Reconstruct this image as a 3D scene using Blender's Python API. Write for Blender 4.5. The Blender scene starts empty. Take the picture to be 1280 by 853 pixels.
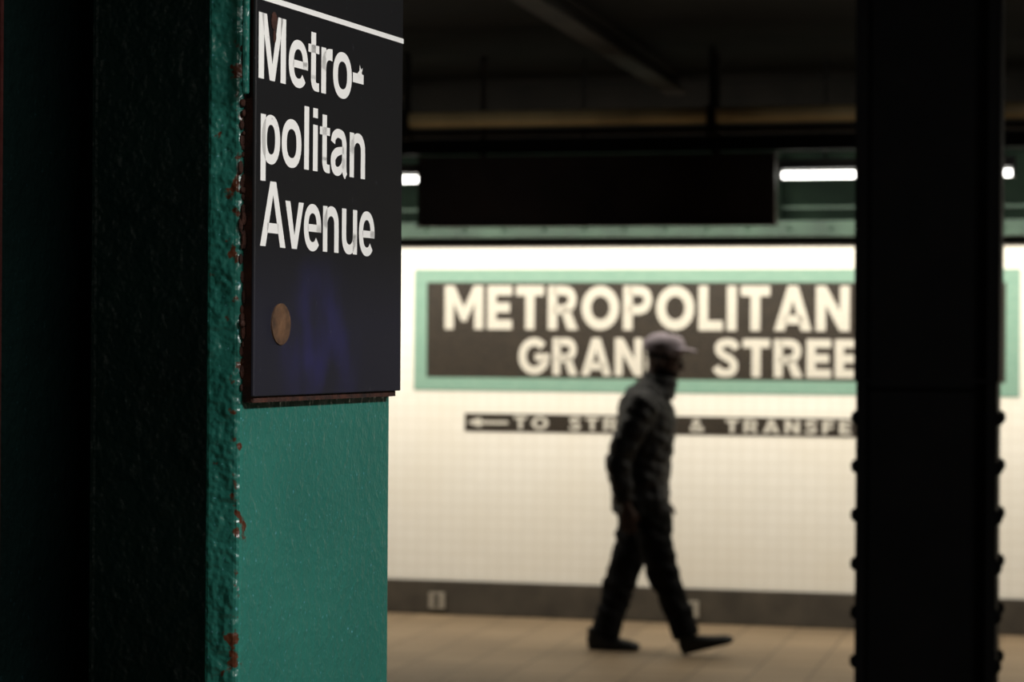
import bpy, bmesh, math, random
from mathutils import Vector, Matrix, noise
random.seed(3)
scene = bpy.context.scene
try:
    scene.view_settings.view_transform = 'Standard'
    scene.view_settings.look = 'None'
except Exception: pass

# ---------------------------------------------------------------- materials
def new_mat(name):
    m = bpy.data.materials.new(name); m.use_nodes = True
    nt = m.node_tree; b = nt.nodes['Principled BSDF']
    return m, nt, b
def N(nt, t, **kw):
    n = nt.nodes.new(t)
    for k, v in kw.items():
        if k in n.inputs: n.inputs[k].default_value = v
        else: setattr(n, k, v)
    return n
def L(nt, a, b): nt.links.new(a, b)
def rgba(c): return (c[0], c[1], c[2], 1)
def mixcol(nt, fac, a, b):
    m = nt.nodes.new('ShaderNodeMix'); m.data_type = 'RGBA'
    for sock, v in ((m.inputs[0], fac), (m.inputs[6], a), (m.inputs[7], b)):
        if isinstance(v, (tuple, list)): sock.default_value = rgba(v)
        elif isinstance(v, (int, float)): sock.default_value = v
        else: L(nt, v, sock)
    return m.outputs[2]
def ramp(nt, src, p0, p1):
    r = nt.nodes.new('ShaderNodeMapRange'); r.inputs['From Min'].default_value = p0
    r.inputs['From Max'].default_value = p1; L(nt, src, r.inputs['Value']); return r.outputs[0]
def math_n(nt, op, a, b=None):
    m = nt.nodes.new('ShaderNodeMath'); m.operation = op
    for i, v in enumerate((a, b)):
        if v is None: continue
        if isinstance(v, (int, float)): m.inputs[i].default_value = v
        else: L(nt, v, m.inputs[i])
    return m.outputs[0]
def bump(nt, b, h, strength, dist):
    bp = N(nt, 'ShaderNodeBump', Strength=strength, Distance=dist)
    L(nt, h, bp.inputs['Height']); L(nt, bp.outputs[0], b.inputs['Normal'])
def noisy(name, c1, c2, scale=8, rough=.6, bstr=.2, bdist=.003, bscale=60, metallic=0, stretch=(1,1,1), spec=.5):
    m, nt, b = new_mat(name)
    tc = N(nt, 'ShaderNodeTexCoord'); mp = N(nt, 'ShaderNodeMapping'); mp.inputs['Scale'].default_value = stretch
    L(nt, tc.outputs['Object'], mp.inputs[0])
    n1 = N(nt, 'ShaderNodeTexNoise', Scale=scale, Detail=6.0); L(nt, mp.outputs[0], n1.inputs['Vector'])
    L(nt, mixcol(nt, ramp(nt, n1.outputs[0], .3, .7), c1, c2), b.inputs['Base Color'])
    b.inputs['Roughness'].default_value = rough; b.inputs['Metallic'].default_value = metallic
    b.inputs['Specular IOR Level'].default_value = spec
    if bstr:
        n2 = N(nt, 'ShaderNodeTexNoise', Scale=bscale, Detail=3.0); L(nt, mp.outputs[0], n2.inputs['Vector'])
        bump(nt, b, n2.outputs[0], bstr, bdist)
    return m
def tiles(name, c1, c2, mortar, w, h, ms, offset=0.0, rough=.25, plane='xz', dirt=None, bs=.3, spec=.5):
    m, nt, b = new_mat(name)
    tc = N(nt, 'ShaderNodeTexCoord'); sp = N(nt, 'ShaderNodeSeparateXYZ'); L(nt, tc.outputs['Object'], sp.inputs[0])
    cb = N(nt, 'ShaderNodeCombineXYZ'); L(nt, sp.outputs['X'], cb.inputs[0])
    L(nt, sp.outputs['Z' if plane == 'xz' else 'Y'], cb.inputs[1])
    br = nt.nodes.new('ShaderNodeTexBrick'); br.offset = offset; br.squash = 1
    L(nt, cb.outputs[0], br.inputs['Vector'])
    for k, v in (('Color1', rgba(c1)), ('Color2', rgba(c2)), ('Mortar', rgba(mortar)), ('Scale', 1.0),
                 ('Mortar Size', ms), ('Mortar Smooth', .2), ('Brick Width', w), ('Row Height', h)):
        br.inputs[k].default_value = v
    col = br.outputs['Color']
    if dirt:
        n1 = N(nt, 'ShaderNodeTexNoise', Scale=1.6, Detail=8.0); L(nt, tc.outputs['Object'], n1.inputs['Vector'])
        col = mixcol(nt, math_n(nt, 'MULTIPLY', ramp(nt, n1.outputs[0], .4, .75), .45), col, dirt)
    L(nt, col, b.inputs['Base Color'])
    b.inputs['Roughness'].default_value = rough; b.inputs['Specular IOR Level'].default_value = spec
    inv = math_n(nt, 'SUBTRACT', 1.0, br.outputs['Fac']); bump(nt, b, inv, bs, .002)
    return m
def paint(name, base, dark, bstr, bscale, bdist, rough=.35, edge_rust=True, chips=.72, spec=.5, speck=.5):
    """Many-times-repainted steel: orange-peel skin, pin-head specks, rust bleeding at the near arris."""
    m, nt, b = new_mat(name)
    tc = N(nt, 'ShaderNodeTexCoord'); O = tc.outputs['Object']
    big = N(nt, 'ShaderNodeTexNoise', Scale=5.0, Detail=4.0); L(nt, O, big.inputs['Vector'])
    col = mixcol(nt, ramp(nt, big.outputs[0], .3, .7), base, dark)
    sp = N(nt, 'ShaderNodeTexNoise', Scale=230.0, Detail=2.0); L(nt, O, sp.inputs['Vector'])
    col = mixcol(nt, math_n(nt, 'MULTIPLY', ramp(nt, sp.outputs[0], .66, .74), speck), col, (.14, .38, .46))
    if edge_rust:
        s = N(nt, 'ShaderNodeSeparateXYZ'); L(nt, O, s.inputs[0])
        cb = N(nt, 'ShaderNodeCombineXYZ'); L(nt, s.outputs[0], cb.inputs[0]); L(nt, s.outputs[1], cb.inputs[1])
        ln = N(nt, 'ShaderNodeVectorMath'); ln.operation = 'LENGTH'; L(nt, cb.outputs[0], ln.inputs[0])
        near = N(nt, 'ShaderNodeMapRange'); L(nt, ln.outputs['Value'], near.inputs['Value'])
        near.inputs['From Min'].default_value = 0; near.inputs['From Max'].default_value = .03
        near.inputs['To Min'].default_value = .18; near.inputs['To Max'].default_value = 0
        rn = N(nt, 'ShaderNodeTexNoise', Scale=55.0, Detail=7.0); L(nt, O, rn.inputs['Vector'])
        f = math_n(nt, 'ADD', rn.outputs[0], near.outputs[0])
        col = mixcol(nt, ramp(nt, f, chips - .02, chips + .02), col, (.07, .022, .010))
    L(nt, col, b.inputs['Base Color'])
    b.inputs['Roughness'].default_value = rough; b.inputs['Specular IOR Level'].default_value = spec
    n2 = N(nt, 'ShaderNodeTexNoise', Scale=bscale, Detail=2.0); L(nt, O, n2.inputs['Vector'])
    n3 = N(nt, 'ShaderNodeTexNoise', Scale=bscale * 4, Detail=1.0); L(nt, O, n3.inputs['Vector'])
    h = math_n(nt, 'ADD', ramp(nt, n2.outputs[0], .4, .75), math_n(nt, 'MULTIPLY', n3.outputs[0], .25))
    bump(nt, b, h, bstr, bdist)
    return m

M = {}
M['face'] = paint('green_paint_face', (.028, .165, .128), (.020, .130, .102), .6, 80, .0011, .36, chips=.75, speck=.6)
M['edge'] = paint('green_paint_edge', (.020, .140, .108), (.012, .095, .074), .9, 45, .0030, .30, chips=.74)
M['web'] = paint('green_paint_shade', (.0045, .023, .019), (.002, .011, .009), .8, 50, .003, .5, edge_rust=False, spec=.2, speck=.04)  # column green darkened: shade of the recessed web put into the colour
M['webdark'] = paint('flange_shade_paint', (.0012, .0045, .004), (.0006, .0022, .002), .5, 50, .004, .8, edge_rust=False, spec=.02, speck=.01)  # inner flange face: recess shade painted in as a much darker green
M['redlead'] = noisy('red_lead_edge', (.05, .006, .004), (.012, .004, .003), 12, .7, .6, .004, 50, spec=.2)
M['rust'] = noisy('rust', (.065, .018, .008), (.010, .005, .004), 60, .9, .9, .006, 90)
M['tile'] = tiles('white_wall_tile', (.87, .84, .77), (.85, .82, .75), (.76, .72, .64), .076, .076, .0035, rough=.3, dirt=(.79, .73, .61))
M['mosaic_black'] = tiles('mosaic_black', (.016, .013, .010), (.030, .023, .016), (.05, .04, .03), .03, .022, .0025, .5, .5, spec=.25)
M['mosaic_green'] = tiles('mosaic_green', (.185, .345, .27), (.215, .375, .295), (.26, .35, .29), .045, .022, .002, .5, .4, spec=.3)
M['mosaic_white'] = tiles('mosaic_white', (.64, .61, .54), (.60, .57, .50), (.45, .42, .36), .024, .022, .0015, .5, .4, spec=.3)
M['floor'] = tiles('platform_tile', (.26, .19, .118), (.22, .16, .10), (.13, .095, .06), .30, .30, .008, 0, .6, 'xy', dirt=(.145, .108, .067), spec=.3)
M['base'] = noisy('baseboard_stone', (.065, .054, .040), (.035, .029, .022), 6, .6, .2)
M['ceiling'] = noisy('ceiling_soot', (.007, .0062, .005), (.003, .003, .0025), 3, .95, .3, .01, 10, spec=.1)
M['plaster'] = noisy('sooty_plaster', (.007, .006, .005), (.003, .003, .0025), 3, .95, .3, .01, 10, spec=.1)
M['beam'] = noisy('beam_paint', (.026, .021, .016), (.011, .009, .007), 4, .8, .3, .004, 25, spec=.2)
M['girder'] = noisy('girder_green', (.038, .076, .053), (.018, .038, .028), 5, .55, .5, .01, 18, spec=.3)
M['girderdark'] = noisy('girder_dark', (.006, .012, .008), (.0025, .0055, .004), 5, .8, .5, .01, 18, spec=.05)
M['stud'] = noisy('sooty_trim', (.014, .013, .011), (.006, .006, .005), 40, .9, .6, .01, 40)
M['black'] = noisy('black_paint_and_shade', (.005, .0045, .0045), (.0025, .0028, .0028), 6, .7, .3, .004, 30, spec=.1)  # on the far column, its unlit side is put into this near-black colour
M['signback'] = noisy('sign_back_paint', (.045, .032, .028), (.018, .013, .012), 3, .7, .3, .004, 30, spec=.2)
M['tan'] = noisy('old_cream_conduit', (.85, .66, .34), (.42, .31, .15), 2.5, .45, .3, .004, 20)
M['housing'] = noisy('fixture_enamel', (.06, .06, .055), (.03, .03, .03), 5, .5, .1)
M['plate'] = noisy('outlet_plate', (.36, .33, .28), (.28, .25, .2), 12, .5, .1)
M['trouser'] = noisy('trouser_cloth', (.008, .008, .008), (.004, .004, .005), 12, .9, .4, .006, 35, stretch=(1, 1, .4), spec=.1)
M['jacket'] = noisy('jacket_cloth', (.009, .009, .0095), (.0045, .0045, .005), 9, .6, .6, .008, 28, stretch=(1, 1, .6), spec=.2)
M['skin'] = noisy('dark_skin', (.040, .020, .013), (.028, .013, .009), 20, .6, .1, spec=.25)
M['beard'] = noisy('beard_hair', (.006, .005, .004), (.004, .003, .003), 90, .95, .8, .004, 200, spec=.1)
M['cap'] = noisy('cap_cloth', (.26, .225, .245), (.18, .155, .18), 25, .9, .3, .003, 180, spec=.2)
M['shoe'] = noisy('shoe_leather', (.006, .006, .006), (.004, .004, .004), 15, .5, .2, spec=.3)
M['eye'] = noisy('eye_white', (.3, .28, .26), (.25, .24, .22), 10, .2, 0)
m, nt, b = new_mat('sign_white'); M['letter'] = m
b.inputs['Roughness'].default_value = .4
_tc = N(nt, 'ShaderNodeTexCoord'); _n = N(nt, 'ShaderNodeTexNoise', Scale=90.0, Detail=6.0); L(nt, _tc.outputs['Object'], _n.inputs['Vector'])
L(nt, mixcol(nt, ramp(nt, _n.outputs[0], .72, .78), (.88, .87, .84), (.3, .29, .31)), b.inputs['Base Color'])
# enamel sign: near black, scuffed, bluer toward the bottom
m, nt, b = new_mat('sign_enamel'); M['sign'] = m
tc = N(nt, 'ShaderNodeTexCoord'); sp = N(nt, 'ShaderNodeSeparateXYZ'); L(nt, tc.outputs['Object'], sp.inputs[0])
mp = N(nt, 'ShaderNodeMapping'); mp.inputs['Scale'].default_value = (1, 1, .6); L(nt, tc.outputs['Object'], mp.inputs[0])
n1 = N(nt, 'ShaderNodeTexNoise', Scale=24.0, Detail=6.0); L(nt, mp.outputs[0], n1.inputs['Vector'])
zf = N(nt, 'ShaderNodeMapRange'); L(nt, sp.outputs[2], zf.inputs['Value'])
zf.inputs['From Min'].default_value = 1.80; zf.inputs['From Max'].default_value = 1.72
# a patch of blue around (y .12, z 1.69)
dv = N(nt, 'ShaderNodeVectorMath'); dv.operation = 'DISTANCE'; L(nt, tc.outputs['Object'], dv.inputs[0]); dv.inputs[1].default_value = (.015, .13, 1.692)
patch = N(nt, 'ShaderNodeMapRange'); L(nt, dv.outputs['Value'], patch.inputs['Value'])
patch.inputs['From Min'].default_value = .095; patch.inputs['From Max'].default_value = .02
f = math_n(nt, 'MULTIPLY', ramp(nt, n1.outputs[0], .38, .66), patch.outputs[0])
zb = mixcol(nt, zf.outputs[0], (.0075, .0075, .0085), (.014, .014, .023))
c = mixcol(nt, f, zb, (.022, .020, .085))
n2 = N(nt, 'ShaderNodeTexNoise', Scale=160.0, Detail=3.0); L(nt, tc.outputs['Object'], n2.inputs['Vector'])
c = mixcol(nt, math_n(nt, 'MULTIPLY', ramp(nt, n2.outputs[0], .70, .78), .3), c, (.15, .15, .17))
L(nt, c, b.inputs['Base Color']); b.inputs['Roughness'].default_value = .45
m, nt, b = new_mat('lit_tube'); M['tube'] = m
b.inputs['Base Color'].default_value = (.9, .9, .85, 1)
b.inputs['Emission Color'].default_value = (1, .98, .92, 1); b.inputs['Emission Strength'].default_value = 6

# ---------------------------------------------------------------- mesh helpers
def link(ob, parent=None, mat=None):
    scene.collection.objects.link(ob)
    if parent: ob.parent = parent
    if mat is not None: ob.matrix_local = mat
    return ob
def mesh_obj(name, bm, mats, parent=None, mat=None, smooth=False):
    bmesh.ops.recalc_face_normals(bm, faces=bm.faces)
    me = bpy.data.meshes.new(name); bm.to_mesh(me); bm.free()
    for mm in mats: me.materials.append(M[mm] if isinstance(mm, str) else mm)
    if smooth:
        for p in me.polygons: p.use_smooth = True
    return link(bpy.data.objects.new(name, me), parent, mat)
def box(bm, x0, y0, z0, x1, y1, z1, mi=0):
    v = [bm.verts.new(p) for p in ((x0,y0,z0),(x1,y0,z0),(x1,y1,z0),(x0,y1,z0),(x0,y0,z1),(x1,y0,z1),(x1,y1,z1),(x0,y1,z1))]
    for f in ((0,3,2,1),(4,5,6,7),(0,1,5,4),(1,2,6,5),(2,3,7,6),(3,0,4,7)):
        bm.faces.new([v[i] for i in f]).material_index = mi
def cyl(bm, p, q, r, n=16, mi=0, r2=None):
    p, q = Vector(p), Vector(q); d = (q - p).normalized()
    a = d.orthogonal().normalized(); c = d.cross(a); r2 = r if r2 is None else r2
    A = [bm.verts.new(p + (a*math.cos(t)+c*math.sin(t))*r) for t in [2*math.pi*i/n for i in range(n)]]
    B = [bm.verts.new(q + (a*math.cos(t)+c*math.sin(t))*r2) for t in [2*math.pi*i/n for i in range(n)]]
    for i in range(n): bm.faces.new((A[i], A[(i+1)%n], B[(i+1)%n], B[i])).material_index = mi
    bm.faces.new(A[::-1]).material_index = mi; bm.faces.new(B).material_index = mi
def ball(bm, c, r, sc=(1,1,1), mi=0, seg=16):
    g = bmesh.ops.create_uvsphere(bm, u_segments=seg, v_segments=seg//2+2, radius=r,
        matrix=Matrix.Translation(c) @ Matrix.Diagonal((*sc, 1)))
    for v in g['verts']:
        for f in v.link_faces: f.material_index = mi
def bevel(ob, w, seg=2):
    md = ob.modifiers.new('bevel', 'BEVEL'); md.width = w; md.segments = seg; md.limit_method = 'ANGLE'
def frame(o, ax, ay):
    m = Matrix.Identity(4)
    m.col[0][:3] = ax; m.col[1][:3] = ay; m.col[2][:3] = (0, 0, 1); m.col[3][:3] = o
    return m

# ---------------------------------------------------------------- lettering
def catm(pts, closed=False, n=6):
    out = []; c = len(pts)
    rng = range(c) if closed else range(c-1)
    g = (lambda i: pts[i % c]) if closed else (lambda i: pts[max(0, min(c-1, i))])
    for i in rng:
        p0, p1, p2, p3 = g(i-1), g(i), g(i+1), g(i+2)
        for k in range(n):
            t = k/n
            out.append(tuple(.5*((2*b)+(-a+cc)*t+(2*a-5*b+4*cc-d)*t*t+(-a+3*b-3*cc+d)*t**3) for a, b, cc, d in zip(p0, p1, p2, p3)))
    if not closed: out.append(tuple(pts[-1]))
    return out
def ribbon(pts, w, closed=False, smooth=True):
    p3 = [(p[0], p[1], (p[2] if len(p) > 2 else w)) for p in pts]
    if smooth: p3 = catm(p3, closed)
    n = len(p3); a, b = [], []
    for i in range(n):
        q0 = p3[(i-1) % n] if (closed or i > 0) else p3[i]
        q1 = p3[(i+1) % n] if (closed or i < n-1) else p3[i]
        dx, dy = q1[0]-q0[0], q1[1]-q0[1]; l = math.hypot(dx, dy) or 1
        nx, ny = -dy/l, dx/l; h = p3[i][2]/2
        a.append((p3[i][0]+nx*h, p3[i][1]+ny*h)); b.append((p3[i][0]-nx*h, p3[i][1]-ny*h))
    return [[a[i], a[(i+1) % n], b[(i+1) % n], b[i]] for i in (range(n) if closed else range(n-1))]
def arc(cx, cy, rx, ry, a0, a1, ws, wt, n=32, ex=2.25):
    out = []
    for i in range(n+1):
        t = math.radians(a0+(a1-a0)*i/n); c, s = math.cos(t), math.sin(t)
        k = (abs(c)**ex+abs(s)**ex)**(-1/ex)
        out.append((cx+rx*c*k, cy+ry*s*k, ws*c*c+wt*s*s))
    return out
def R(a, b, c, d): return [[(a, b), (c, b), (c, d), (a, d)]]
def ring(cx, cy, rx, ry, ws, wt, ex=2.25): return ribbon(arc(cx, cy, rx, ry, 0, 360, ws, wt, ex=ex)[:-1], 0, True, False)
def ar(cx, cy, rx, ry, a0, a1, ws, wt, ex=2.25): return ribbon(arc(cx, cy, rx, ry, a0, a1, ws, wt, ex=ex), 0, False, False)
H = {  # grotesque lower/upper case, em 100
 'M': (83, R(7,0,20.5,72)+R(62.5,0,76,72)+[[(14,72),(27,72),(41.5,18),(56,72),(69,72),(48,0),(35,0)]]),
 'e': (55, ar(28,26.2,18.8,21.8,-12,318,13.5,10.5)+R(14,21.5,52.5,30)),
 't': (33, R(9,14,22,67)+R(1.5,43.5,31,52.7)+ribbon([(15.5,18,13),(15.6,12,13),(18,7,12),(24,5,10),(31,5.2,10)],12)),
 'r': (38, R(6,0,19.3,53)+ribbon([(12.6,28,13),(14.5,37,13),(19,43,13),(27,46.3,13),(37,46.6,14)],13)),
 'o': (60, ring(30,26.4,20.2,21.8,13.8,11)),
 '-': (38, R(2,22,34,33.5)),
 'p': (61, R(6,-20,19.3,53)+ring(33.2,26.4,17.6,21.8,13.5,11)),
 'l': (27, R(7,0,20.5,72)),
 'i': (27, R(7,0,20.5,53)+R(7,61,20.5,72)),
 'a': (56, ribbon([(9.5,37,13),(12,43.5,12),(20,48,10.5),(29,48.6,10.5),(39,46,11.5),(43.4,38,13),(43.5,28,13),(43.5,12,13),(45,4,12),(49,-.5,9)],12)
        + ribbon([(43,30,9),(34,29,9),(20,26,11),(11,20,13),(10,14,13.5),(13,7,12),(21,4,10.5),(30,5.5,10.5),(38,11,10),(43,20,9)],11)),
 'n': (60, R(6,0,19.3,53)+ribbon([(12.6,29,11),(15,38,11),(21,45,11.5),(30,47.8,11.5),(40,45.8,12.5),(46,39,13.3),(47.3,30,13.5),(47.3,14,13.5),(47.3,0,13.5)],12)),
 'A': (70, [[(0,0),(27,72),(43,72),(70,0),(55,0),(35,57),(15,0)]]+R(19,15,51,26)),
 'v': (54, [[(1,53),(15,53),(27.2,15),(39.5,53),(53.5,53),(34.5,0),(20,0)]]),
 'u': (60, R(41,0,54.3,53)+ribbon([(47.7,24,11),(45.3,15,11),(39.3,8,11.5),(30.3,5.2,11.5),(20.3,7.2,12.5),(14.3,14,13.3),(13,23,13.5),(13,39,13.5),(13,53,13.5)],12)),
}
_bowl = ribbon([(14,89),(42,89),(58,84),(64,69),(58,53),(42,46),(14,46)], 21)
C = {  # block mosaic capitals, cap height 100
 'M': (104, [[(0,0),(0,100),(26,100),(52,50),(78,100),(104,100),(104,0),(80,0),(80,60),(58,18),(46,18),(24,60),(24,0)]]),
 'E': (66, R(0,0,24,100)+R(24,78,66,100)+R(24,39,60,61)+R(24,0,66,22)),
 'F': (64, R(0,0,24,100)+R(24,78,64,100)+R(24,38,58,60)),
 'T': (74, R(0,77,74,100)+R(25,0,49,77)),
 'R': (78, R(0,0,24,100)+_bowl+[[(32,50),(56,50),(79,0),(52,0)]]),
 'P': (75, R(0,0,24,100)+_bowl),
 'O': (98, ring(49,50,37,38.5,24,23,2)),
 'L': (62, R(0,0,24,100)+R(24,0,62,22)),
 'I': (24, R(0,0,24,100)),
 'A': (94, [[(0,0),(34,100),(60,100),(94,0),(68,0),(47,68),(26,0)]]+R(22,15,72,35)),
 'N': (84, [[(0,0),(0,100),(25,100),(60,44),(60,100),(84,100),(84,0),(60,0),(24,58),(24,0)]]),
 'G': (96, ar(49,50,37,38.5,42,352,24,22,2)+R(52,38,97,57)),
 'D': (80, R(0,0,24,100)+ribbon([(14,89),(36,89),(58,80),(67,50),(58,20),(36,11),(14,11)],22)),
 'S': (68, ribbon([(62,74),(52,87),(35,90),(17,85),(13,71),(22,59),(46,45),(55,31),(50,15),(33,10),(15,13),(5,26)],21)),
 'V': (94, [[(0,100),(34,0),(60,0),(94,100),(68,100),(47,32),(26,100)]]),
 '&': (82, ribbon([(78,6),(30,62),(25,80),(39,91),(52,80),(46,64),(16,38),(14,18),(32,9),(56,16),(74,44)],17)),
 '<': (130, [[(0,50),(45,92),(45,62),(130,62),(130,38),(45,38),(45,8)]]),
}
def layout(s, font, gap, space):
    x = 0; polys = []
    for ch in s:
        if ch == ' ': x += space; continue
        w, g = font[ch]
        polys += [[(p[0]+x, p[1]) for p in poly] for poly in g]; x += w+gap
    return polys, x-gap
def add_text(bm, s, font, x0, x1, zb, cap, cap_units, gap, space, put, mi=0, depth=None):
    polys, w = layout(s, font, gap, space); sx = (x1-x0)/w; sz = cap/cap_units
    for poly in polys:
        vs = [bm.verts.new(put(x0+p[0]*sx, zb+p[1]*sz)) for p in poly]
        try: bm.faces.new(vs).material_index = mi
        except ValueError: pass

# ---------------------------------------------------------------- camera
CAM_H = 1.70
cam = bpy.data.cameras.new('camera'); cam_ob = bpy.data.objects.new('camera', cam); scene.collection.objects.link(cam_ob)
cam.sensor_width = 22.3; cam.lens = 50.0; cam.clip_start = .05; cam.clip_end = 100
cam_ob.matrix_world = Matrix.Translation((0, 0, CAM_H)) @ Matrix.Rotation(math.radians(90)+3.5/2870, 4, 'X') @ Matrix.Rotation(.007, 4, 'Z')
cam.dof.use_dof = True; cam.dof.focus_distance = 2.12; cam.dof.aperture_fstop = 6.3; cam.dof.aperture_blades = 0
scene.camera = cam_ob

# ---------------------------------------------------------------- room (frame of the tiled wall: x along it, y into it)
th = math.atan(.248); wx = (math.cos(th), -math.sin(th), 0); wy = (math.sin(th), math.cos(th), 0)
W = frame((0, 14.3, 0), wx, wy)
ZW = 2.325; CEIL = 3.3
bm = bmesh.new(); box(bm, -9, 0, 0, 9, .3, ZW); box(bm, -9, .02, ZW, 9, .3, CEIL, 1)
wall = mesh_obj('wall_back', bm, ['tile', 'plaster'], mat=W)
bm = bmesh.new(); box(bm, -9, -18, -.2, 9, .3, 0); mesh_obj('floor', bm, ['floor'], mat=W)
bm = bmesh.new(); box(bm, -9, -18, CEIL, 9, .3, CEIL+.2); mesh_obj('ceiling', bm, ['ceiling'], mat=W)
bm = bmesh.new(); box(bm, -9, -.025, 0, 9, 0, .215); ob = mesh_obj('baseboard_back', bm, ['base'], mat=W); bevel(ob, .008)
# studded sooty strip above the tiles
bm = bmesh.new(); box(bm, -9, -.03, ZW-.012, 9, .0, ZW+.03)
for i in range(230): box(bm, -3+i*.035, -.045, ZW-.018, -3+i*.035+.018, -.03, ZW+.012)
mesh_obj('trim_1', bm, ['stud'], mat=W)
# riveted girder above the wall
bm = bmesh.new()
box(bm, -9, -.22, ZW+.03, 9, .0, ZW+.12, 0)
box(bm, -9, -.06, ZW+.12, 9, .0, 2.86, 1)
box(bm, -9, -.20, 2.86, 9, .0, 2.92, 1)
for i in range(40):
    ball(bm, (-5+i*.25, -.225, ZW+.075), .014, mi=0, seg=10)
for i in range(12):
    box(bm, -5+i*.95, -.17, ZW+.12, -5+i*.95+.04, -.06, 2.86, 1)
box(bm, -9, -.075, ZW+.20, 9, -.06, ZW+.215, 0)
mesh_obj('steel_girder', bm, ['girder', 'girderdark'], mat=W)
# ceiling beams perpendicular to wall
for i, x in enumerate((-4.2, -2.45, -.72, 1.02, 2.75, 4.5)):
    bm = bmesh.new(); box(bm, x, -17.8, CEIL-.02, x+.13, -.3, CEIL-.001); box(bm, x+.05, -17.8, CEIL-.08, x+.08, -.3, CEIL-.02)
    box(bm, x, -17.8, CEIL-.10, x+.13, -.3, CEIL-.08)
    mesh_obj('ceiling_beam', bm, ['beam'], mat=W)
# long conduit pipe under the ceiling
bm = bmesh.new()
cyl(bm, (-8, -1.75, 2.925), (8, -1.75, 2.925), .045, 20); cyl(bm, (-8, -1.75, 2.85), (8, -1.75, 2.85), .022, 14, 1)
for i in range(9):
    x = -7+i*1.7; box(bm, x, -1.80, 2.82, x+.05, -1.70, 2.98, 1); cyl(bm, (x+.025, -1.75, 2.97), (x+.025, -1.75, CEIL-.001), .012, 10, 1)
ob = mesh_obj('conduit_pipe', bm, ['tan', 'beam'], mat=W, smooth=False)
# dark raceway panel
bm = bmesh.new(); box(bm, -8, -1.66, 2.745, 8, -1.60, 2.83)
for i in range(9): cyl(bm, (-7+i*1.7, -1.63, 2.83), (-7+i*1.7, -1.63, CEIL-.001), .012, 10)
mesh_obj('lighting_raceway', bm, ['black'], mat=W)
# hanging sign
bm = bmesh.new(); box(bm, -.165, -1.55, 2.36, 1.835, -1.45, 2.735)
box(bm, -.175, -1.56, 2.35, 1.845, -1.44, 2.36); box(bm, -.175, -1.56, 2.735, 1.845, -1.44, 2.742)
cyl(bm, (.2, -1.5, 2.74), (.2, -1.5, CEIL-.001), .015, 10); cyl(bm, (1.5, -1.5, 2.74), (1.5, -1.5, CEIL-.001), .015, 10)
mesh_obj('hanging_sign', bm, ['signback'], mat=W)
# fluorescent fixtures
def fixture(mat, energy, length=1.27, aim=(0, .68, -.73), drop=.6, color=(1, .925, .79)):
    e = bpy.data.objects.new('fluorescent_light_fixture', None); link(e, mat=mat)
    bm = bmesh.new(); box(bm, -length/2, -.06, .03, length/2, .06, .085)
    box(bm, -length/2, -.03, -.02, -length/2+.02, .03, .03); box(bm, length/2-.02, -.03, -.02, length/2, .03, .03)
    cyl(bm, (-length*.3, 0, .085), (-length*.3, 0, drop), .008, 8); cyl(bm, (length*.3, 0, .085), (length*.3, 0, drop), .008, 8)
    ob = mesh_obj('housing', bm, ['housing'], parent=e)
    bm = bmesh.new(); cyl(bm, (-length/2+.02, 0, 0), (length/2-.02, 0, 0), .019, 16)
    mesh_obj('tube', bm, ['tube'], parent=e, smooth=True)
    ld = bpy.data.lights.new('tube_light', 'AREA'); ld.shape = 'RECTANGLE'; ld.size = length-.06; ld.size_y = .036
    ld.energy = energy; ld.color = color
    a = Vector(aim).normalized(); lo = bpy.data.objects.new('tube_light', ld)
    link(lo, e, Matrix.Translation(a*.024) @ a.to_track_quat('-Z', 'Y').to_matrix().to_4x4())
    return e
for k in range(-4, 3):
    fixture(W @ Matrix.Translation((2.46 + (k-0)*1.35, -1.3, 2.635)), 27.5, drop=CEIL-2.636)
# near platform fixture right of the photographer, then an added fill well behind
fixture(Matrix.Translation((1.68, .45, 2.85)) @ Matrix.Rotation(math.radians(76), 4, 'Z'), 78, drop=.449, aim=(.35, .62, -.7), color=(1, .985, .96))
fixture(Matrix.Translation((-.75, -2.2, 2.85)), 14, drop=.449, aim=(0, .8, -.6), color=(1, .94, .84))  # unseen fill, added to lift the dark column web and edge

# ---------------------------------------------------------------- mosaics
def frame_ring(bm, x0, z0, x1, z1, t, y0, y1, mi):
    box(bm, x0, y0, z0, x1, y1, z0+t, mi); box(bm, x0, y0, z1-t, x1, y1, z1, mi)
    box(bm, x0, y0, z0+t, x0+t, y1, z1-t, mi); box(bm, x1-t, y0, z0+t, x1, y1, z1-t, mi)
bm = bmesh.new()
frame_ring(bm, -.633, 1.405, 3.09, 2.165, .082, -.006, 0, 0)
box(bm, -.551, -.004, 1.487, 3.008, 0, 2.083, 1)
put = lambda x, z: (x, -.0075, z)
add_text(bm, 'METROPOLITAN', C, -.434, 2.090, 1.790, .272, 100, 11, 40, put, 2)
add_text(bm, 'AV', C, 2.25, 2.66, 1.790, .272, 100, 11, 40, put, 2)
add_text(bm, 'GRAND', C, .045, 1.01, 1.508, .232, 100, 11, 40, put, 2)
add_text(bm, 'STREET', C, 1.271, 2.34, 1.508, .232, 100, 11, 40, put, 2)
mesh_obj('station_name_mosaic', bm, ['mosaic_green', 'mosaic_black', 'mosaic_white'], mat=W)
bm = bmesh.new()
box(bm, -.30, -.004, 1.152, 2.32, 0, 1.264, 0)
add_text(bm, '<', C, -.285, -.02, 1.168, .08, 100, 10, 40, put, 1)
add_text(bm, 'TO STREET & TRANSFER', C, .02, 2.22, 1.168, .082, 100, 30, 95, put, 1)
mesh_obj('direction_mosaic', bm, ['mosaic_black', 'mosaic_white'], mat=W)
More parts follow.
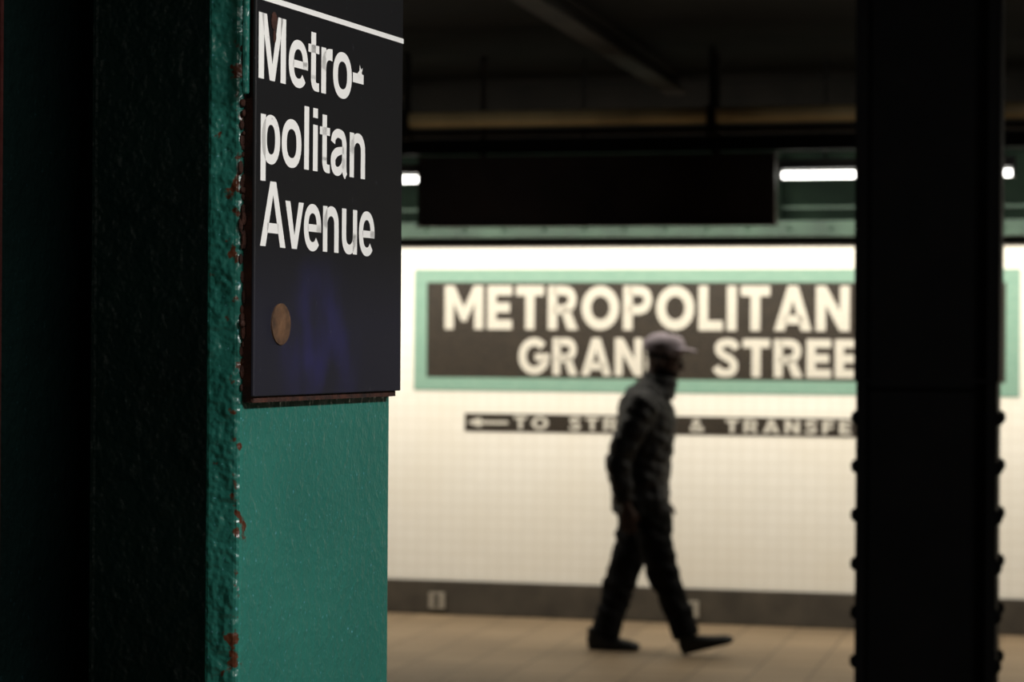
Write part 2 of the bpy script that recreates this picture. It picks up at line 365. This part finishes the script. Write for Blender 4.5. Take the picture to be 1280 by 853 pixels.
for s in (-.466, 1.14):
    bm = bmesh.new(); box(bm, s-.05, -.04, .04, s+.05, -.025, .14, 0)
    for dz in (.07, .11): box(bm, s-.018, -.043, dz-.012, s+.018, -.04, dz+.012, 1)
    ob = mesh_obj('electrical_outlet', bm, ['plate', 'stud'], mat=W)

# ---------------------------------------------------------------- near steel column with station sign
P = frame((-.237, 2.0, 0), (.935, -.354, 0), (.354, .935, 0))
col = bpy.data.objects.new('steel_column', None); link(col, mat=P)
def h_profile(bm, fw, ft, depth, wt, z0, z1):
    a = fw/2-wt/2; b_ = fw/2+wt/2
    pts = [(0,0),(0,fw),(-ft,fw),(-ft,b_),(-depth+ft,b_),(-depth+ft,fw),(-depth,fw),(-depth,0),(-depth+ft,0),(-depth+ft,a),(-ft,a),(-ft,0)]
    lo = [bm.verts.new((x, y, z0)) for x, y in pts]; hi = [bm.verts.new((x, y, z1)) for x, y in pts]
    n = len(pts)
    for i in range(n): bm.faces.new((lo[i], lo[(i+1) % n], hi[(i+1) % n], hi[i]))
    bm.faces.new(lo[::-1]); bm.faces.new(hi)
bm = bmesh.new(); h_profile(bm, .326, .0345, .275, .02, 0, CEIL-.001)
bmesh.ops.recalc_face_normals(bm, faces=bm.faces)
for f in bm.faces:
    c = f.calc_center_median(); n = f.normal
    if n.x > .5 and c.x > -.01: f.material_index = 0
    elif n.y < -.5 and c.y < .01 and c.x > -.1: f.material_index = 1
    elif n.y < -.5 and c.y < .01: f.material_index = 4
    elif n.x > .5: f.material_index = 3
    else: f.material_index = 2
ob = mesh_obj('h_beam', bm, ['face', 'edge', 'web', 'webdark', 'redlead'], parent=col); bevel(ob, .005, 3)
# base plate
bm = bmesh.new(); box(bm, -.32, -.04, 0, .045, .363, .025); mesh_obj('base_plate', bm, ['web'], parent=col)
# rust scabs down the near arris, modelled
bm = bmesh.new(); z = 1.66
while z < 2.3:
    r = random.uniform(.001, .0032); ball(bm, (random.uniform(-.001, .002), random.uniform(.0005, .005), z), r, (1, 1, random.uniform(1, 3)), seg=8); z += random.uniform(.003, .012)
mesh_obj('rust_scab', bm, ['rust'], parent=col)
sg = bpy.data.objects.new('station_sign', None); link(sg, mat=P)
bm = bmesh.new(); box(bm, .001, .004, 1.647, .0115, .312, 2.09); mesh_obj('rusty_backing', bm, ['rust'], parent=sg)
bm = bmesh.new(); box(bm, .012, -.003, 1.6525, .0155, .316, 2.09); ob = mesh_obj('enamel_panel', bm, ['sign'], parent=sg); bevel(ob, .001)
bm = bmesh.new(); box(bm, .004, -.009, 1.915, .010, -.0035, 2.12); ob = mesh_obj('edge_clip', bm, ['edge'], parent=sg); bevel(ob, .002)
bm = bmesh.new(); X = .0158; put = lambda y, z: (X, y, z)
cap = .0575
add_text(bm, 'Metro-', H, -.0045, .224, 1.930, cap, 72, -2, 20, put)
add_text(bm, 'politan', H, .0015, .230, 1.857, cap, 72, -2, 20, put)
add_text(bm, 'Avenue', H, .0060, .250, 1.784, cap, 72, -2, 20, put)
for q in [[(.0,1.9985),(.316,1.9985),(.316,2.0035),(.0,2.0035)], # rule
          [(.2065,1.957),(.211,1.960),(.2115,1.966),(.214,1.961),(.218,1.963),(.216,1.958),(.219,1.955),(.212,1.953)]]:  # rule, paint splat over the hyphen
    bm.faces.new([bm.verts.new((X+.0002, a, b_)) for a, b_ in q])
mesh_obj('lettering', bm, ['letter'], parent=sg)
# mounting bolt head, rusted round
bm = bmesh.new(); cyl(bm, (.0155, .047, 1.716), (.0168, .047, 1.716), .0185, 36)
mesh_obj('mounting_bolt', bm, [noisy('rusty_disc', (.15, .075, .035), (.035, .018, .010), 55, .7, .6, .002, 150)], parent=sg)
bm = bmesh.new(); ball(bm, (.016, .030, 1.983), .006, (.25, 1, 1.4), seg=10); ball(bm, (.016, .031, 1.970), .003, (.25, 1, 2.2), seg=10)
mesh_obj('rust_blister', bm, ['rust'], parent=sg, smooth=True)

# ---------------------------------------------------------------- far riveted column
DW = .425
Q = frame((1.475, 6.98, 0), wx, wy)
bm = bmesh.new(); h_profile(bm, .32, .03, DW, .02, 0, CEIL-.001)
for f in bm.faces: f.material_index = 0
for s, xf in ((1, 0), (-1, -DW)):
    z = .12
    while z < 1.6:
        for y in (.035, .285): ball(bm, (xf+s*.002, y, z), .022, (.75, 1, 1), seg=12)
        z += .151
    box(bm, min(xf, xf+s*.007), -.004, 1.6, max(xf, xf+s*.007), .324, CEIL-.001)
box(bm, -DW-.007, -.012, 1.592, .007, -.0, 1.600)
box(bm, -DW-.05, -.05, 0, .05, .37, .03)
mesh_obj('riveted_steel_column', bm, ['black'], mat=Q)

# ---------------------------------------------------------------- walking man
man = bpy.data.objects.new('walking_man', None)
link(man, mat=Matrix.Translation((.771, 12.65, 0)) @ Matrix.Rotation(math.radians(-9), 4, 'Z'))
def loft(bm, secs, n=22, lat=(0, 1, 0)):
    secs = [(Vector(s[0]), s[1], s[2]) for s in secs]; rings = []
    for i, (p, a, b_) in enumerate(secs):
        t = (secs[min(i+1, len(secs)-1)][0]-secs[max(i-1, 0)][0]).normalized()
        e2 = Vector(lat); e2 = (e2-t*e2.dot(t)).normalized(); e1 = e2.cross(t)
        rings.append([bm.verts.new(p+e1*a*math.cos(q)+e2*b_*math.sin(q)) for q in [2*math.pi*k/n for k in range(n)]])
    for A, B in zip(rings, rings[1:]):
        for k in range(n): bm.faces.new((A[k], A[(k+1) % n], B[(k+1) % n], B[k]))
    bm.faces.new(rings[0][::-1]); bm.faces.new(rings[-1])
def remesh(name, bm, vox, mats, parent, classify=None, wrinkle=0, smooth_it=3, mat=None):
    bmesh.ops.recalc_face_normals(bm, faces=bm.faces)
    me = bpy.data.meshes.new(name); bm.to_mesh(me); bm.free()
    tmp = bpy.data.objects.new('tmp', me); scene.collection.objects.link(tmp)
    md = tmp.modifiers.new('r', 'REMESH'); md.mode = 'VOXEL'; md.voxel_size = vox
    s = tmp.modifiers.new('s', 'SMOOTH'); s.iterations = smooth_it; s.factor = .5
    dg = bpy.context.evaluated_depsgraph_get(); dg.update()
    out = bpy.data.meshes.new_from_object(tmp.evaluated_get(dg))
    bpy.data.objects.remove(tmp); out.name = name; out.materials.clear()
    for mm in mats: out.materials.append(M[mm])
    if wrinkle:
        ns = [v.normal.copy() for v in out.vertices]
        for v, nn in zip(out.vertices, ns):
            c = v.co
            d = noise.noise(Vector((c.x*9, c.y*9, c.z*22+c.x*9)))*.6 + noise.noise(Vector((c.x*22, c.y*22, c.z*14+5)))*.4
            if c.z > .2: v.co = c + nn*d*wrinkle
    for p in out.polygons:
        p.use_smooth = True
        if classify: p.material_index = classify(p.center, p.normal)
    return link(bpy.data.objects.new(name, out), parent, mat)
V = Vector
bm = bmesh.new()
# torso / jacket
loft(bm, [((-.055,0,.765),.140,.190), ((-.055,0,.79),.158,.200), ((-.055,0,.92),.156,.198), ((-.042,0,1.06),.152,.194), ((-.032,0,1.20),.163,.208),
          ((-.028,0,1.32),.164,.224), ((-.014,0,1.395),.145,.210), ((.008,0,1.450),.110,.145), ((.032,0,1.488),.086,.095), ((.050,0,1.525),.078,.078)], 32)
# arms (near arm swings back, far arm held close)
loft(bm, [((-.010,-.14,1.400),.072,.064), ((-.028,-.195,1.380),.092,.078), ((-.072,-.228,1.27),.084,.071), ((-.122,-.240,1.16),.075,.065), ((-.152,-.244,1.07),.074,.065),
          ((-.146,-.244,.98),.067,.058), ((-.128,-.240,.90),.059,.053), ((-.115,-.236,.845),.054,.048)])
loft(bm, [((.0,.14,1.400),.066,.064), ((.0,.195,1.380),.086,.076), ((-.012,.228,1.27),.078,.068), ((-.025,.240,1.16),.070,.062), ((-.025,.243,1.07),.068,.060),
          ((.003,.240,.98),.061,.054), ((.030,.238,.90),.055,.050), ((.045,.235,.850),.050,.046)])
# hips + trousers
loft(bm, [((-.04,0,.95),.12,.17), ((-.035,0,.86),.125,.172), ((-.03,0,.78),.115,.160), ((-.03,0,.73),.085,.12)], 32)
loft(bm, [((-.045,.085,.90),.110,.090), ((-.078,.09,.76),.116,.096), ((-.103,.09,.64),.106,.092), ((-.138,.09,.50),.094,.084), ((-.156,.09,.44),.091,.082),
          ((-.194,.088,.32),.087,.076), ((-.232,.085,.19),.082,.071), ((-.260,.082,.078),.084,.072)])
loft(bm, [((-.01,-.085,.90),.110,.090), ((.010,-.09,.76),.114,.096), ((.030,-.09,.64),.102,.092), ((.058,-.088,.52),.090,.082), ((.075,-.086,.45),.087,.080),
          ((.123,-.082,.33),.081,.074), ((.173,-.08,.21),.076,.069), ((.208,-.08,.106),.077,.069)])
remesh('clothed_body', bm, .011, ['trouser', 'jacket'], man, lambda c, n: 1 if c.z > .775 else 0, wrinkle=.024, smooth_it=2)
# collar
bm = bmesh.new(); loft(bm, [((.025,0,1.43),.105,.12), ((.042,0,1.475),.097,.096), ((.057,0,1.522),.094,.086), ((.057,0,1.527),.068,.064)])
remesh('jacket_collar', bm, .008, ['jacket'], man, wrinkle=.006)
# shoes
def shoe(name, heel, ang, y):
    bm = bmesh.new(); ca, sa = math.cos(ang), math.sin(ang)
    def T(x, z): return (heel[0]+x*ca-z*sa, y, heel[1]+x*sa+z*ca)
    loft(bm, [(T(-.005,.045),.030,.028), (T(.01,.047),.044,.036), (T(.05,.05),.050,.038), (T(.10,.046),.046,.038), (T(.15,.038),.038,.044),
              (T(.20,.032),.032,.048), (T(.25,.027),.027,.044), (T(.28,.022),.020,.030), (T(.29,.020),.010,.014)])
    loft(bm, [(T(.045,.05),.05,.042), (T(.045,.10),.05,.042), (T(.04,.13),.047,.040)])
    loft(bm, [(T(0,.010),.010,.030), (T(.02,.010),.0105,.040), (T(.12,.010),.0105,.038), (T(.20,.010),.0105,.050), (T(.26,.010),.0105,.044), (T(.285,.012),.010,.022)])
    return remesh(name, bm, .006, ['shoe'], man, smooth_it=2)
shoe('shoe_left', (-.352, 0.0), 0.0, .082)
shoe('shoe_right', (.188, .004), .27, -.08)
# head, tipped down
HT = Matrix.Translation((.045, 0, 1.515)) @ Matrix.Rotation(math.radians(11), 4, 'Y') @ Matrix.Scale(1.05, 4) @ Matrix.Translation((-.062, 0, -1.515))
bm = bmesh.new()
loft(bm, [((.112,0,1.494),.022,.024), ((.103,0,1.503),.040,.038), ((.090,0,1.525),.060,.053), ((.078,0,1.56),.077,.064), ((.068,0,1.60),.088,.071),
          ((.060,0,1.65),.096,.076), ((.055,0,1.69),.091,.072), ((.05,0,1.72),.066,.052), ((.05,0,1.735),.03,.024)], 32)
loft(bm, [((.03,0,1.42),.06,.06), ((.045,0,1.50),.060,.058), ((.05,0,1.57),.064,.058)])
loft(bm, [((.150,0,1.632),.010,.008), ((.160,0,1.612),.013,.011), ((.168,0,1.592),.014,.017), ((.156,0,1.580),.010,.014)])     # nose
ball(bm, (.145,0,1.645), .02, (.7, 2.4, .6)); ball(bm, (.150,0,1.560), .014, (.8, 1.7, .55)); ball(bm, (.148,0,1.547), .013, (.8, 1.5, .55))
ball(bm, (.135,0,1.515), .02, (1, 1.1, .8))
for s in (-1, 1):
    ball(bm, (.052, s*.077, 1.605), .03, (.62, .28, 1.05)); ball(bm, (.062, s*.082, 1.585), .012, (.8, .5, 1))
remesh('head', bm, .0045, ['skin', 'beard'], man,
       lambda c, n: 1 if ((c.z < 1.568 and c.x > .05 and not (c.x > .145 and c.z > 1.55)) or (c.z > 1.62 and c.x < .09)) else 0, smooth_it=2, mat=HT)
for s in (-1, 1):
    bm = bmesh.new(); ball(bm, (.141, s*.031, 1.618), .0115); ball(bm, (.1505, s*.033, 1.618), .005, mi=1, seg=10)
    mesh_obj('eye', bm, ['eye', 'black'], man, smooth=True, mat=HT)
# cap
bm = bmesh.new()
loft(bm, [((.050,0,1.645),.106,.084), ((.050,0,1.675),.113,.090), ((.046,0,1.703),.110,.088), ((.040,0,1.728),.094,.075), ((.036,0,1.744),.066,.052), ((.036,0,1.752),.026,.022)], 32)
ball(bm, (.036, 0, 1.753), .008)
loft(bm, [((.10,0,1.672),.013,.076), ((.14,0,1.685),.011,.074), ((.175,0,1.692),.010,.066), ((.205,0,1.692),.009,.050), ((.220,0,1.690),.007,.030)], 24)
remesh('baseball_cap', bm, .005, ['cap'], man, smooth_it=2, mat=HT)
# hands
def hand(name, wrist, tilt, side):
    bm = bmesh.new(); Rm = Matrix.Translation(wrist) @ Matrix.Rotation(tilt, 4, 'Y')
    def T(x, y, z): return tuple(Rm @ V((x, y*side, z)))
    loft(bm, [(T(0,0,.05),.026,.021), (T(0,0,0),.026,.020), (T(.002,0,-.03),.036,.016), (T(.003,0,-.065),.042,.015), (T(.002,0,-.09),.038,.012)])
    for fx, ln in ((.031, .066), (.011, .076), (-.010, .071), (-.029, .055)):   # index..little, unequal, curled toward palm
        loft(bm, [(T(fx*.8,0,-.075),.0085,.0085), (T(fx,0,-.092),.0085,.0085), (T(fx*1.05,.007,-.092-ln*.40),.0082,.008),
                  (T(fx*1.05,.019,-.092-ln*.70),.0075,.0072), (T(fx*1.02,.034,-.092-ln*.90),.0062,.006), (T(fx*1.02,.038,-.092-ln*.93),.003,.003)], 12)
    loft(bm, [(T(.018,.004,-.022),.014,.012), (T(.040,.010,-.045),.011,.011), (T(.052,.016,-.068),.0095,.0095), (T(.054,.022,-.090),.008,.008), (T(.053,.024,-.097),.004,.004)], 12)
    remesh(name, bm, .0032, ['skin'], man, smooth_it=1)
hand('hand_right', (-.110, -.236, .828), -.10, 1)
hand('hand_left', (.045, .236, .835), -.15, -1)

# ---------------------------------------------------------------- world
w = bpy.data.worlds.new('world'); scene.world = w; w.use_nodes = True
w.node_tree.nodes['Background'].inputs[0].default_value = (.9, .95, 1, 1)
w.node_tree.nodes['Background'].inputs[1].default_value = .003
